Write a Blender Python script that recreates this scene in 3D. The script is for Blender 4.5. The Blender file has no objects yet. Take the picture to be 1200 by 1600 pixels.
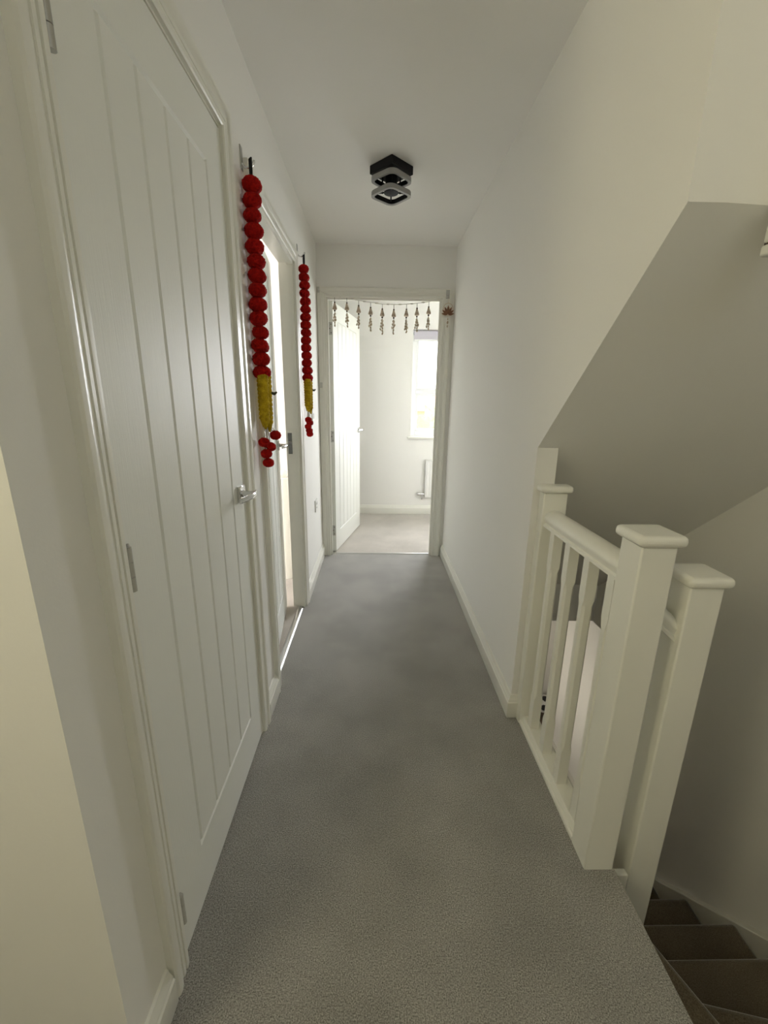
import bpy, bmesh, math, random
from mathutils import Vector, Matrix, noise
random.seed(7)
C = bpy.context.scene.collection
sc = bpy.context.scene
R = math.radians

# ------------------------------------------------------------------ camera
cam_d = bpy.data.cameras.new('camera')
cam = bpy.data.objects.new('camera', cam_d)
C.objects.link(cam)
PITCH, YAW, ROLL, EYE, FPX = 0.26, 0.0218, 0.0138, 1.278, 657.0
cp, sp, cy, sy = math.cos(PITCH), math.sin(PITCH), math.cos(YAW), math.sin(YAW)
fw = Vector((sy * cp, cy * cp, -sp))
rt0 = Vector((cy, -sy, 0))
up0 = rt0.cross(fw)
rt = rt0 * math.cos(ROLL) + up0 * math.sin(ROLL)
up = -rt0 * math.sin(ROLL) + up0 * math.cos(ROLL)
m = Matrix((rt, up, -fw)).transposed().to_4x4()
m.translation = (0, 0, EYE)
cam.matrix_world = m
cam_d.sensor_fit = 'VERTICAL'
cam_d.sensor_height = 36.0
cam_d.lens = 36.0 * FPX / 1600.0
cam_d.clip_start = 0.02
cam_d.clip_end = 200
sc.camera = cam

# ------------------------------------------------------------------ view, world, lights
sc.view_settings.view_transform = 'Standard'
sc.view_settings.look = 'None'
sc.view_settings.gamma = 1
sc.view_settings.use_curve_mapping = False
sc.view_settings.exposure = 0.46
sc.cycles.use_denoising = True
sc.cycles.max_bounces = 14
sc.cycles.diffuse_bounces = 10
sc.cycles.sample_clamp_indirect = 6.0

SKY = 5.0
W_BACK, W_FAR, W_ROOM, W_HALLWAY, W_UP = 14.0, 34.0, 48.0, 7.5, 3.1
world = bpy.data.worlds.new('world')
sc.world = world
world.use_nodes = True
wn = world.node_tree
bg = wn.nodes['Background']
sky = wn.nodes.new('ShaderNodeTexSky')
sky.sky_type = 'PREETHAM'
sky.turbidity = 8.0
sky.sun_direction = (-0.5, -0.4, 0.75)
mixw = wn.nodes.new('ShaderNodeMixRGB')
mixw.inputs[0].default_value = 0.85
mixw.inputs[2].default_value = (1.0, 0.99, 0.97, 1)
wn.links.new(sky.outputs[0], mixw.inputs[1])
wn.links.new(mixw.outputs[0], bg.inputs[0])
bg.inputs[1].default_value = SKY


def area(name, loc, aim, sx, sy_, power, col, spread=180):
    l = bpy.data.lights.new(name, 'AREA')
    l.shape = 'RECTANGLE'
    l.size, l.size_y, l.energy, l.color = sx, sy_, power, col
    l.spread = R(spread)
    o = bpy.data.objects.new(name, l)
    C.objects.link(o)
    o.location = loc
    o.rotation_euler = (Vector(aim) - Vector(loc)).to_track_quat('-Z', 'Z').to_euler()
    return o


area('daylight_far_window', (1.02, 4.95, 1.45), (0.9, 1.6, 0.4), 0.55, 1.05, W_FAR, (0.98, 1.0, 1.06), 128)
area('daylight_side_room', (-2.92, 2.0, 1.5), (-0.4, 2.3, 0.2), 1.2, 1.2, W_ROOM, (1.0, 0.96, 0.97))
area('added_high_left_fill', (-1.38, -0.35, 1.95), (0.9, 0.95, 1.75), 0.9, 0.6, W_BACK, (1.0, 0.90, 0.60), 160)  # added fill with no window behind it, lifts right wall, bulkhead and newel sides
area('daylight_front_door', (-0.45, 3.0, -1.5), (2.3, 4.6, -1.4), 0.9, 1.6, W_HALLWAY, (1.0, 0.90, 0.74), 66)
area('added_high_rear_fill', (0.9, -0.9, 2.3), (0.9, 0.8, 1.9), 1.2, 0.6, W_UP, (0.93, 1.0, 1.08))  # added fill under the closed ceiling behind the camera, brightens the bulkhead


# ------------------------------------------------------------------ materials
def mat(name, col, rough=0.5, metal=0.0, spec=0.5, bump=None, var=None, coat=0.0):
    mt = bpy.data.materials.new(name)
    mt.use_nodes = True
    nt = mt.node_tree
    b = nt.nodes['Principled BSDF']
    b.inputs['Base Color'].default_value = (*col, 1)
    b.inputs['Roughness'].default_value = rough
    b.inputs['Metallic'].default_value = metal
    b.inputs['Specular IOR Level'].default_value = spec
    if coat:
        b.inputs['Coat Weight'].default_value = coat
        b.inputs['Coat Roughness'].default_value = 0.12
    tc = nt.nodes.new('ShaderNodeTexCoord')
    if bump:
        sc_, st, dist, stretch = bump
        mp = nt.nodes.new('ShaderNodeMapping')
        mp.inputs['Scale'].default_value = stretch
        n = nt.nodes.new('ShaderNodeTexNoise')
        n.inputs['Scale'].default_value = sc_
        n.inputs['Detail'].default_value = 5
        bp = nt.nodes.new('ShaderNodeBump')
        bp.inputs['Strength'].default_value = st
        bp.inputs['Distance'].default_value = dist
        nt.links.new(tc.outputs['Object'], mp.inputs[0])
        nt.links.new(mp.outputs[0], n.inputs[0])
        nt.links.new(n.outputs[0], bp.inputs['Height'])
        nt.links.new(bp.outputs[0], b.inputs['Normal'])
    if var:
        col2, vs = var
        n2 = nt.nodes.new('ShaderNodeTexNoise')
        n2.inputs['Scale'].default_value = vs
        n2.inputs['Detail'].default_value = 3
        mx = nt.nodes.new('ShaderNodeMixRGB')
        mx.inputs[1].default_value = (*col, 1)
        mx.inputs[2].default_value = (*col2, 1)
        rp = nt.nodes.new('ShaderNodeMapRange')
        rp.inputs[1].default_value = 0.35
        rp.inputs[2].default_value = 0.65
        nt.links.new(tc.outputs['Object'], n2.inputs[0])
        nt.links.new(n2.outputs[0], rp.inputs[0])
        nt.links.new(rp.outputs[0], mx.inputs[0])
        nt.links.new(mx.outputs[0], b.inputs['Base Color'])
    return mt


def carpet(name, a, b_, c):
    mt = bpy.data.materials.new(name)
    mt.use_nodes = True
    nt = mt.node_tree
    b = nt.nodes['Principled BSDF']
    b.inputs['Roughness'].default_value = 0.95
    b.inputs['Specular IOR Level'].default_value = 0.1
    b.inputs['Sheen Weight'].default_value = 1.0
    b.inputs['Sheen Roughness'].default_value = 0.35
    b.inputs['Sheen Tint'].default_value = (0.9, 0.9, 0.9, 1)
    tc = nt.nodes.new('ShaderNodeTexCoord')

    def nz(scale, detail=3, rough=0.6):
        n = nt.nodes.new('ShaderNodeTexNoise')
        n.inputs['Scale'].default_value = scale
        n.inputs['Detail'].default_value = detail
        n.inputs['Roughness'].default_value = rough
        nt.links.new(tc.outputs['Object'], n.inputs[0])
        return n

    def rng(n, lo, hi):
        r = nt.nodes.new('ShaderNodeMapRange')
        r.inputs[1].default_value = lo
        r.inputs[2].default_value = hi
        nt.links.new(n.outputs[0], r.inputs[0])
        return r
    fine = rng(nz(330, 3, 0.75), 0.34, 0.66)
    med = rng(nz(85, 3, 0.6), 0.35, 0.65)
    big = rng(nz(3.2, 4, 0.55), 0.36, 0.64)
    m1 = nt.nodes.new('ShaderNodeMixRGB')
    m1.inputs[1].default_value = (*a, 1)
    m1.inputs[2].default_value = (*b_, 1)
    nt.links.new(fine.outputs[0], m1.inputs[0])
    m2 = nt.nodes.new('ShaderNodeMixRGB')
    m2.inputs[2].default_value = (*c, 1)
    mul = nt.nodes.new('ShaderNodeMath')
    mul.operation = 'MULTIPLY'
    mul.inputs[1].default_value = 0.35
    nt.links.new(med.outputs[0], mul.inputs[0])
    nt.links.new(mul.outputs[0], m2.inputs[0])
    nt.links.new(m1.outputs[0], m2.inputs[1])
    # pile brushed one way or the other: broad patches of slightly different tone
    m3 = nt.nodes.new('ShaderNodeMixRGB')
    m3.blend_type = 'MULTIPLY'
    m3.inputs[2].default_value = (0.80, 0.80, 0.80, 1)
    nt.links.new(big.outputs[0], m3.inputs[0])
    nt.links.new(m2.outputs[0], m3.inputs[1])
    nt.links.new(m3.outputs[0], b.inputs['Base Color'])
    bp = nt.nodes.new('ShaderNodeBump')
    bp.inputs['Strength'].default_value = 0.25
    bp.inputs['Distance'].default_value = 0.002
    nt.links.new(fine.outputs[0], bp.inputs['Height'])
    nt.links.new(bp.outputs[0], b.inputs['Normal'])
    return mt


M = {}
M['wall'] = mat('wall_paint', (0.85, 0.843, 0.81), 0.8, bump=(180, 0.08, 0.002, (1, 1, 1)))
M['ceil'] = mat('ceiling_paint', (0.85, 0.84, 0.81), 0.9, bump=(160, 0.08, 0.002, (1, 1, 1)))
M['gloss'] = mat('white_gloss_paint', (0.82, 0.815, 0.75), 0.28, bump=(40, 0.04, 0.002, (1, 1, 1)))
M['door'] = mat('white_door_paint', (0.82, 0.83, 0.79), 0.5, bump=(55, 0.18, 0.0025, (5, 5, 0.25)))
M['carpet'] = carpet('grey_carpet', (0.085, 0.082, 0.075), (0.62, 0.60, 0.565), (0.31, 0.30, 0.28))
M['carpet_room'] = carpet('daylit_beige_carpet', (0.34, 0.31, 0.275), (0.66, 0.61, 0.55), (0.50, 0.46, 0.41))  # paler than the hall carpet: the far room's daylight is put into its colour
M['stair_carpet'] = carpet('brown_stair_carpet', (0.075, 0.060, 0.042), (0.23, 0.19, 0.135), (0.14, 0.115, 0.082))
M['laminate'] = mat('dark_laminate', (0.13, 0.085, 0.055), 0.35, bump=(20, 0.1, 0.002, (1, 12, 1)), var=((0.085, 0.055, 0.035), 8))
M['chrome'] = mat('polished_chrome', (0.72, 0.72, 0.72), 0.09, 1.0)
M['aged'] = mat('dark_chrome', (0.20, 0.20, 0.19), 0.25, 0.9)
M['hinge'] = mat('dull_painted_hinge', (0.50, 0.50, 0.46), 0.45)
M['steel'] = mat('brushed_steel', (0.5, 0.5, 0.48), 0.35, 1.0)
M['black'] = mat('matt_black_metal', (0.008, 0.008, 0.009), 0.6, spec=0.25)
M['diffuser'] = mat('grey_acrylic_diffuser', (0.30, 0.295, 0.285), 0.5)
M['red'] = mat('red_wool', (0.50, 0.010, 0.005), 0.9, spec=0.15, bump=(220, 0.9, 0.004, (1, 1, 1)), var=((0.27, 0.003, 0.003), 120))
M['yellow'] = mat('yellow_wool', (0.62, 0.44, 0.02), 0.9, spec=0.15, bump=(160, 0.9, 0.004, (1, 1, 1)), var=((0.42, 0.28, 0.012), 80))
M['thread'] = mat('silver_thread', (0.70, 0.66, 0.60), 0.35, 0.3)
M['cord'] = mat('black_cord', (0.012, 0.012, 0.01), 0.8)
M['leaf'] = mat('dark_green_ribbon', (0.05, 0.055, 0.02), 0.7)
M['shell'] = mat('shell_bead', (0.44, 0.33, 0.24), 0.4, var=((0.62, 0.52, 0.40), 60))
M['pearl'] = mat('cream_shell', (0.62, 0.54, 0.42), 0.3, var=((0.36, 0.27, 0.16), 90))
M['darkbead'] = mat('dark_bead', (0.06, 0.035, 0.02), 0.4)
M['string'] = mat('white_string', (0.74, 0.72, 0.66), 0.7)
M['wood'] = mat('dark_cut_wood', (0.14, 0.055, 0.025), 0.5, var=((0.22, 0.10, 0.045), 30))
M['palewood'] = mat('pale_cut_wood', (0.62, 0.50, 0.36), 0.5)
M['plastic'] = mat('white_plastic', (0.80, 0.80, 0.78), 0.35)
M['clear'] = mat('clear_plastic', (0.62, 0.62, 0.58), 0.15)
M['upvc'] = mat('white_upvc', (0.84, 0.85, 0.86), 0.3)
M['blind'] = mat('lilac_grey_blind', (0.56, 0.54, 0.60), 0.85, bump=(300, 0.2, 0.001, (1, 1, 1)))
M['radiator'] = mat('white_radiator_enamel', (0.83, 0.83, 0.80), 0.3)
M['roof'] = mat('red_roof_tile', (0.42, 0.20, 0.14), 0.8, var=((0.32, 0.15, 0.10), 3))
M['foliage'] = mat('green_leaves', (0.19, 0.24, 0.10), 0.7, bump=(12, 1.0, 0.05, (1, 1, 1)), var=((0.33, 0.36, 0.16), 4))
M['grass'] = mat('lawn', (0.24, 0.30, 0.10), 0.9, var=((0.32, 0.34, 0.15), 3))
M['rubber'] = mat('black_rubber', (0.015, 0.015, 0.016), 0.5)
M['shade'] = mat('window_dark_glass', (0.18, 0.22, 0.26), 0.1)
# pane glass: transparent with a faint reflection
g = bpy.data.materials.new('clear_glass')
g.use_nodes = True
nt = g.node_tree
nt.nodes.clear()
o_ = nt.nodes.new('ShaderNodeOutputMaterial')
tr = nt.nodes.new('ShaderNodeBsdfTransparent')
gl = nt.nodes.new('ShaderNodeBsdfGlossy')
gl.inputs['Roughness'].default_value = 0.02
mx = nt.nodes.new('ShaderNodeMixShader')
mx.inputs[0].default_value = 0.05
nt.links.new(tr.outputs[0], mx.inputs[1])
nt.links.new(gl.outputs[0], mx.inputs[2])
nt.links.new(mx.outputs[0], o_.inputs[0])
M['glass'] = g
# brick
bk = bpy.data.materials.new('yellow_red_brick')
bk.use_nodes = True
nt = bk.node_tree
br = nt.nodes.new('ShaderNodeTexBrick')
br.inputs['Color1'].default_value = (0.46, 0.26, 0.15, 1)
br.inputs['Color2'].default_value = (0.52, 0.34, 0.20, 1)
br.inputs['Mortar'].default_value = (0.6, 0.56, 0.5, 1)
br.inputs['Scale'].default_value = 4.4
tcb = nt.nodes.new('ShaderNodeTexCoord')
mpb = nt.nodes.new('ShaderNodeMapping')
mpb.inputs['Rotation'].default_value = (R(90), 0, 0)
nt.links.new(tcb.outputs['Object'], mpb.inputs[0])
nt.links.new(mpb.outputs[0], br.inputs[0])
nt.links.new(br.outputs[0], nt.nodes['Principled BSDF'].inputs['Base Color'])
M['brick'] = bk


# ------------------------------------------------------------------ mesh helpers
def box(bm, x0, x1, y0, y1, z0, z1):
    v = [bm.verts.new((x, y, z)) for x in (x0, x1) for y in (y0, y1) for z in (z0, z1)]
    for q in ((0, 1, 3, 2), (4, 6, 7, 5), (0, 4, 5, 1), (2, 3, 7, 6), (0, 2, 6, 4), (1, 5, 7, 3)):
        bm.faces.new([v[i] for i in q])


def prism(bm, poly, axis, a, b):
    """extrude a polygon (list of 2D points) along an axis between a and b"""
    def P(p, t):
        return {'x': (t, p[0], p[1]), 'y': (p[0], t, p[1]), 'z': (p[0], p[1], t)}[axis]
    A = [bm.verts.new(P(p, a)) for p in poly]
    B = [bm.verts.new(P(p, b)) for p in poly]
    n = len(poly)
    bm.faces.new(A)
    bm.faces.new(B[::-1])
    for i in range(n):
        bm.faces.new((A[i], B[i], B[(i + 1) % n], A[(i + 1) % n]))


def loft(bm, rings, closed=True, caps=True):
    vs = [[bm.verts.new(p) for p in r] for r in rings]
    n = len(rings[0])
    for i in range(len(vs) - 1):
        for j in range(n if closed else n - 1):
            k = (j + 1) % n
            bm.faces.new((vs[i][j], vs[i][k], vs[i + 1][k], vs[i + 1][j]))
    if caps and closed:
        bm.faces.new(vs[0][::-1])
        bm.faces.new(vs[-1])


def tube(bm, pts, r, n=10):
    pts = [Vector(p) for p in pts]
    rs = r if isinstance(r, (list, tuple)) else [r] * len(pts)
    rings = []
    u = None
    for i, p in enumerate(pts):
        d = (pts[min(i + 1, len(pts) - 1)] - pts[max(i - 1, 0)]).normalized()
        if u is None:
            u = d.orthogonal().normalized()
        u = (u - d * u.dot(d)).normalized()
        w = d.cross(u)
        rings.append([p + (u * math.cos(2 * math.pi * k / n) + w * math.sin(2 * math.pi * k / n)) * rs[i] for k in range(n)])
    loft(bm, rings)


def lathe(bm, prof, n=20, cx=0, cy=0):
    rings = [[(cx + r * math.cos(2 * math.pi * k / n), cy + r * math.sin(2 * math.pi * k / n), z) for k in range(n)] for r, z in prof]
    loft(bm, rings)


def ball(bm, c, r, sub=2, sc_=(1, 1, 1)):
    bmesh.ops.create_icosphere(bm, subdivisions=sub, radius=r,
                               matrix=Matrix.Translation(c) @ Matrix.Diagonal((*sc_, 1)))


def link(name, bm, material, parent=None, bevel=0, smooth=None, seg=2):
    bmesh.ops.recalc_face_normals(bm, faces=bm.faces[:])
    me = bpy.data.meshes.new(name)
    bm.to_mesh(me)
    bm.free()
    me.materials.append(M[material])
    o = bpy.data.objects.new(name, me)
    C.objects.link(o)
    if parent:
        o.parent = parent
    if bevel:
        bv = o.modifiers.new('bevel', 'BEVEL')
        bv.width = bevel
        bv.segments = seg
        bv.limit_method = 'ANGLE'
        bv.angle_limit = R(40)
    if smooth is not None:
        for p in me.polygons:
            p.use_smooth = True
        if smooth < 180:
            me.set_sharp_from_angle(angle=R(smooth))
    return o


def NB():
    return bmesh.new()


def boxobj(name, dims, material, parent=None, bevel=0, seg=2):
    bm = NB()
    box(bm, *dims)
    return link(name, bm, material, parent, bevel, 40 if bevel else None, seg)


def tag(o, label, cat, group=None, kind=None):
    o['label'] = label
    o['category'] = cat
    if group:
        o['group'] = group
    if kind:
        o['kind'] = kind
    return o


def thing(name, loc, label, cat, group=None, rz=0, kind=None):
    o = bpy.data.objects.new(name, None)
    o.empty_display_size = 0.1
    C.objects.link(o)
    o.location = loc
    o.rotation_euler = (0, 0, rz)
    return tag(o, label, cat, group, kind)


def struct(o, label, cat):
    return tag(o, label, cat, kind='structure')


def copy_tree(o, parent=None):
    c = o.copy()
    C.objects.link(c)
    if parent:
        c.parent = parent
    for ch in list(o.children):
        copy_tree(ch, c)
    return c


# ------------------------------------------------------------------ room shell
LX, RX, DY, H = -0.4385, 0.573, 3.375, 2.345     # hall left, right, end, ceiling
SX = 1.577                                        # stairwell right wall
GZ = -2.73                                        # ground floor level

bm = NB()
box(bm, LX, RX + 0.075, 1.486, 3.41, -0.24, 0)
box(bm, -1.4, 0.668, 0.88, 1.486, -0.24, 0)
box(bm, -1.4, 0.688, -0.12, 0.88, -0.24, 0)
box(bm, -1.4, SX, -1.5, -0.12, -0.24, 0)
box(bm, -0.47, LX, 1.693, 2.447, -0.24, 0)
struct(link('floor', bm, 'carpet'), 'grey carpeted floor of the landing running to the far doorway', 'floor')
bm = NB()
box(bm, -1.0, 3.0, 3.41, 4.735, -0.24, 0.002)
struct(link('floor_far', bm, 'carpet_room'), 'beige grey carpet inside the room beyond the far doorway, coloured lighter for daylight', 'floor')
bm = NB()
box(bm, -3.0, -0.47, 1.0, 3.0, -0.24, 0.0)
struct(link('floor_side', bm, 'carpet_room'), 'carpet strip of the side room behind the ajar door', 'floor')

bm = NB()
box(bm, -3.1, 3.1, -1.6, 5.0, H, H + 0.1)
struct(link('ceiling', bm, 'ceil'), 'plain white ceiling above the landing', 'ceiling')

# left wall with two door openings, its near end turned to the left
bm = NB()
WT = 0.075
for y0, y1 in ((0.503, 0.672), (1.416, 1.668), (2.472, 3.45)):
    box(bm, LX - WT, LX, y0, y1, 0, H)
for y0, y1, zt in ((0.672, 1.416, 2.02), (1.668, 2.472, 1.985)):
    box(bm, LX - WT, LX, y0, y1, zt, H)
struct(link('wall_left', bm, 'wall'), 'white left hall wall holding the two boarded doors', 'wall')
bm = NB()
box(bm, -1.4, LX - WT, 0.503, 0.578, 0, H)
struct(link('wall_left_return', bm, 'wall'), 'cream lit wall turning away at the bottom left corner', 'wall')
# right wall: lower near corner cut along the stair slope
bm = NB()
prism(bm, [(1.486, 0), (1.486, 1.122), (0.888, 1.640), (0.888, H), (3.45, H), (3.45, 0)], 'x', RX, RX + 0.075)
struct(link('wall_right', bm, 'wall'), 'white right hall wall with its lower edge cut on the stair slope', 'wall')
# end wall with the far doorway
bm = NB()
box(bm, LX, -0.395, DY, 3.45, 0, H)
box(bm, 0.497, RX, DY, 3.45, 0, H)
box(bm, -0.395, 0.497, DY, 3.45, 2.02, H)
struct(link('wall_far', bm, 'wall'), 'white end wall of the hall around the far doorway', 'wall')
# far room walls
bm = NB()
box(bm, -1.0, 0.385, 4.735, 4.985, -0.2, H)
box(bm, 1.905, 3.0, 4.735, 4.985, -0.2, H)
box(bm, 0.385, 1.905, 4.735, 4.985, -0.2, 0.895)
box(bm, 0.385, 1.905, 4.735, 4.985, 2.0, H)
struct(link('wall_window', bm, 'wall'), 'cream wall of the far room holding the window', 'wall')
bm = NB()
box(bm, -1.075, -1.0, 3.45, 4.985, 0, H)
box(bm, 3.0, 3.075, 3.45, 4.985, 0, H)
box(bm, -1.0, LX - WT, 3.41, 3.45, 0, H)
box(bm, RX + 0.075, 3.0, 3.41, 3.45, 0, H)
struct(link('wall_far_room', bm, 'wall'), 'side walls of the far room mostly behind the hall walls', 'wall')
# side room
bm = NB()
box(bm, -3.0, LX - WT, 3.0, 3.075, 0, H)
box(bm, -3.0, LX - WT, 0.925, 1.0, 0, H)
box(bm, -3.075, -3.0, 0.925, 3.075, 0, H)
struct(link('wall_side_room', bm, 'wall'), 'pale wall of the side room glimpsed past the ajar door', 'wall')
# behind the camera
bm = NB()
box(bm, -1.475, -1.4, -1.575, 0.578, 0, H)
box(bm, -1.4, 1.652, -1.575, -1.5, 0, H)
box(bm, SX, SX + 0.075, -1.5, -0.12, 0, H)
struct(link('wall_back', bm, 'wall'), 'walls of the landing behind the viewpoint', 'wall')
# stairwell
bm = NB()
box(bm, SX, SX + 0.075, -0.195, 2.56, GZ, -0.24)
box(bm, SX, SX + 0.075, -0.195, 2.78, -0.24, H)
struct(link('wall_stair', bm, 'wall'), 'shaded stairwell wall on the right above the stairs', 'wall')
bm = NB()
box(bm, 0.688, SX, -0.195, -0.12, GZ, -0.24)
struct(link('wall_stair_near', bm, 'wall'), 'stairwell wall under the landing edge', 'wall')
bm = NB()
prism(bm, [(-0.12, GZ), (-0.12, -0.62), (0.98, -0.62), (0.985, -0.80), (3.0, GZ + 0.12), (3.0, GZ)], 'x', 0.70, 0.770)
struct(link('wall_spandrel', bm, 'wall'), 'plain panel closing the side of the stairs below the outer string', 'wall')
# sloping soffit under the upper flight and the bulkhead above it
bm = NB()
x0, x1 = RX + 0.075, SX
tl = -0.035
pts = [(0.888, H, H), (0.888, 1.640, 1.640 + tl), (2.70, 0.071, 0.071 + tl), (2.70, -0.24, -0.24), (2.78, -0.24, -0.24), (2.78, H, H)]
A = [bm.verts.new((x0, p[0], p[1])) for p in pts]
B = [bm.verts.new((x1, p[0], p[2])) for p in pts]
bm.faces.new(A)
bm.faces.new(B[::-1])
for i in range(len(pts)):
    j = (i + 1) % len(pts)
    bm.faces.new((A[i], B[i], B[j], A[j]))
struct(link('wall_soffit', bm, 'wall'), 'sloping soffit and bulkhead under the upper stair flight', 'wall')
# ground floor seen through the balusters
bm = NB()
box(bm, -0.6, 3.1, -0.3, 5.0, GZ - 0.1, GZ)
struct(link('floor_ground', bm, 'laminate'), 'dark brown ground floor seen down between the balusters', 'floor')
bm = NB()
box(bm, 2.15, 2.25, 2.56, 4.30, GZ, -0.26)
box(bm, 2.25, 3.0, 4.22, 4.30, GZ, -0.26)
box(bm, -0.6, 3.1, 4.92, 5.0, GZ, -0.26)
box(bm, 3.0, 3.1, 2.56, 4.92, GZ, -0.26)
box(bm, -0.6, -0.5, -0.3, 4.92, GZ, -0.26)
box(bm, -0.5, 0.688, -0.3, -0.2, GZ, -0.26)
box(bm, SX + 0.075, 3.0, 2.485, 2.56, GZ, -0.26)
struct(link('wall_ground', bm, 'wall'), 'warmly lit ground floor wall seen between the balusters', 'wall')
bm = NB()
box(bm, RX + 0.075, 3.1, 2.78, 5.0, -0.26, -0.241)
box(bm, -0.6, RX + 0.075, -0.3, 5.0, -0.26, -0.241)
box(bm, SX + 0.076, 3.1, 2.485, 2.78, -0.26, -0.20)
struct(link('ceiling_ground', bm, 'ceil'), 'ground floor ceiling beyond the foot of the stairs', 'ceiling')

# ------------------------------------------------------------------ trim: skirting, architraves, linings
SK = [(0, 0), (0.016, 0), (0.018, 0.004), (0.018, 0.072), (0.0145, 0.077), (0.0145, 0.081), (0.012, 0.086), (0.0075, 0.093), (0.006, 0.102), (0, 0.104)]


def skirting(name, path, label, z=0.0):
    """path: list of (x, y) along the wall foot; the profile grows to the left of travel"""
    bm = NB()
    P = [Vector((p[0], p[1])) for p in path]
    rings = []
    for i, p in enumerate(P):
        d1 = (P[i] - P[i - 1]).normalized() if i else (P[1] - P[0]).normalized()
        d2 = (P[i + 1] - P[i]).normalized() if i < len(P) - 1 else d1
        n1, n2 = Vector((-d1.y, d1.x)), Vector((-d2.y, d2.x))
        mtr = (n1 + n2) / (1 + n1.dot(n2))
        rings.append([(p.x + mtr.x * t, p.y + mtr.y * t, z + h) for t, h in SK])
    loft(bm, rings)
    return struct(link(name, bm, 'gloss', smooth=30), label, 'skirting board')


skirting('baseboard_right', [(RX, 3.357), (RX, 1.486), (0.603, 1.486)][::-1], 'white skirting along the foot of the right hall wall')
bpy.data.objects['baseboard_right'].scale = (1, 1, 1)
skirting('baseboard_left', [(LX, 3.36), (LX, 2.515)], 'white skirting on the left wall beyond the far garland')
skirting('baseboard_left_middle', [(LX, 1.622), (LX, 1.462)], 'short white skirting between the two left doors')
skirting('baseboard_left_near', [(LX, 0.622), (LX, 0.503)], 'short white skirting at the bottom left corner')
skirting('baseboard_far', [(3.0, 4.735), (-1.0, 4.735)], 'white skirting under the window in the far room')
skirting('baseboard_side', [(-0.52, 3.0), (-2.9, 3.0)], 'white skirting in the side room past the ajar door')
skirting('baseboard_ground_end', [(3.0, 4.92), (-0.5, 4.92)], 'white skirting of the ground floor end wall behind the ball', GZ)
skirting('baseboard_ground', [(2.15, 2.57), (2.15, 4.30), (2.95, 4.30)][:2], 'white skirting of the ground floor wall', GZ)

ARC = [(0, 0), (0, 0.009), (0.003, 0.0125), (0.012, 0.0135), (0.0150, 0.0135), (0.0155, 0.0095), (0.0185, 0.0095), (0.0195, 0.0125), (0.029, 0.0135), (0.0295, 0.011), (0.032, 0.011), (0.042, 0.0165), (0.052, 0.019), (0.060, 0.018), (0.0645, 0.014), (0.0645, 0)]


def architrave(name, plane, pos, sgn, a, b, top, label):
    """U of mitred moulding round an opening a..b; plane 'x' or 'y' at pos, growing along sgn"""
    bm = NB()

    def P(u, z, t):
        return (pos + sgn * t, u, z) if plane == 'x' else (u, pos + sgn * t, z)
    rings = [[P(a - w, 0, t) for w, t in ARC], [P(a - w, top + w, t) for w, t in ARC],
             [P(b + w, top + w, t) for w, t in ARC], [P(b + w, 0, t) for w, t in ARC]]
    loft(bm, rings)
    return struct(link(name, bm, 'gloss', smooth=28), label, 'door frame')


def lining(name, plane, p0, p1, a, b, top, stop, label):
    """jambs and head inside the opening, with a stop bead at depth 'stop' (p, p+)"""
    bm = NB()

    def bx(u0, u1, q0, q1, z0, z1):
        if plane == 'x':
            box(bm, min(q0, q1), max(q0, q1), u0, u1, z0, z1)
        else:
            box(bm, u0, u1, min(q0, q1), max(q0, q1), z0, z1)
    t = 0.027
    bx(a - t, a, p0, p1, 0, top + t)
    bx(b, b + t, p0, p1, 0, top + t)
    bx(a, b, p0, p1, top, top + t)
    s0, s1 = stop
    bx(a, a + 0.012, s0, s1, 0, top)
    bx(b - 0.012, b, s0, s1, 0, top)
    bx(a + 0.012, b - 0.012, s0, s1, top - 0.012, top)
    return struct(link(name, bm, 'gloss'), label, 'door lining')


TOP = 1.996
architrave('trim_1', 'x', LX, 1, 0.692, 1.398, TOP + 0.006, 'white moulded architrave round the closed near left door')
lining('trim_2', 'x', LX, LX - WT, 0.699, 1.391, TOP, (-0.49, -0.513), 'lining of the near left doorway')
TOP2 = 1.962
architrave('trim_3', 'x', LX, 1, 1.686, 2.454, TOP2 + 0.006, 'white moulded architrave round the ajar left door')
lining('trim_4', 'x', LX, LX - WT, 1.692, 2.448, TOP2, (-0.4385, -0.468), 'lining of the ajar left doorway')
architrave('trim_5', 'y', DY, -1, -0.372, 0.480, TOP + 0.004, 'white moulded architrave round the far doorway')
lining('trim_6', 'y', DY, 3.45, -0.370, 0.474, TOP, (3.375, 3.40), 'lining of the far doorway')

bm = NB()
prism(bm, [(-0.484, 0), (-0.480, 0.006), (-0.466, 0.008), (-0.452, 0.006), (-0.448, 0)], 'y', 1.704, 2.436)
struct(link('trim_7', bm, 'steel', smooth=50), 'bright metal threshold strip under the ajar left door', 'threshold strip')
bm = NB()
prism(bm, [(3.398, 0), (3.402, 0.005), (3.412, 0.007), (3.422, 0.005), (3.426, 0)], 'x', -0.356, 0.460)
struct(link('trim_8', bm, 'steel', smooth=50), 'thin metal threshold strip in the far doorway', 'threshold strip')


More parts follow.
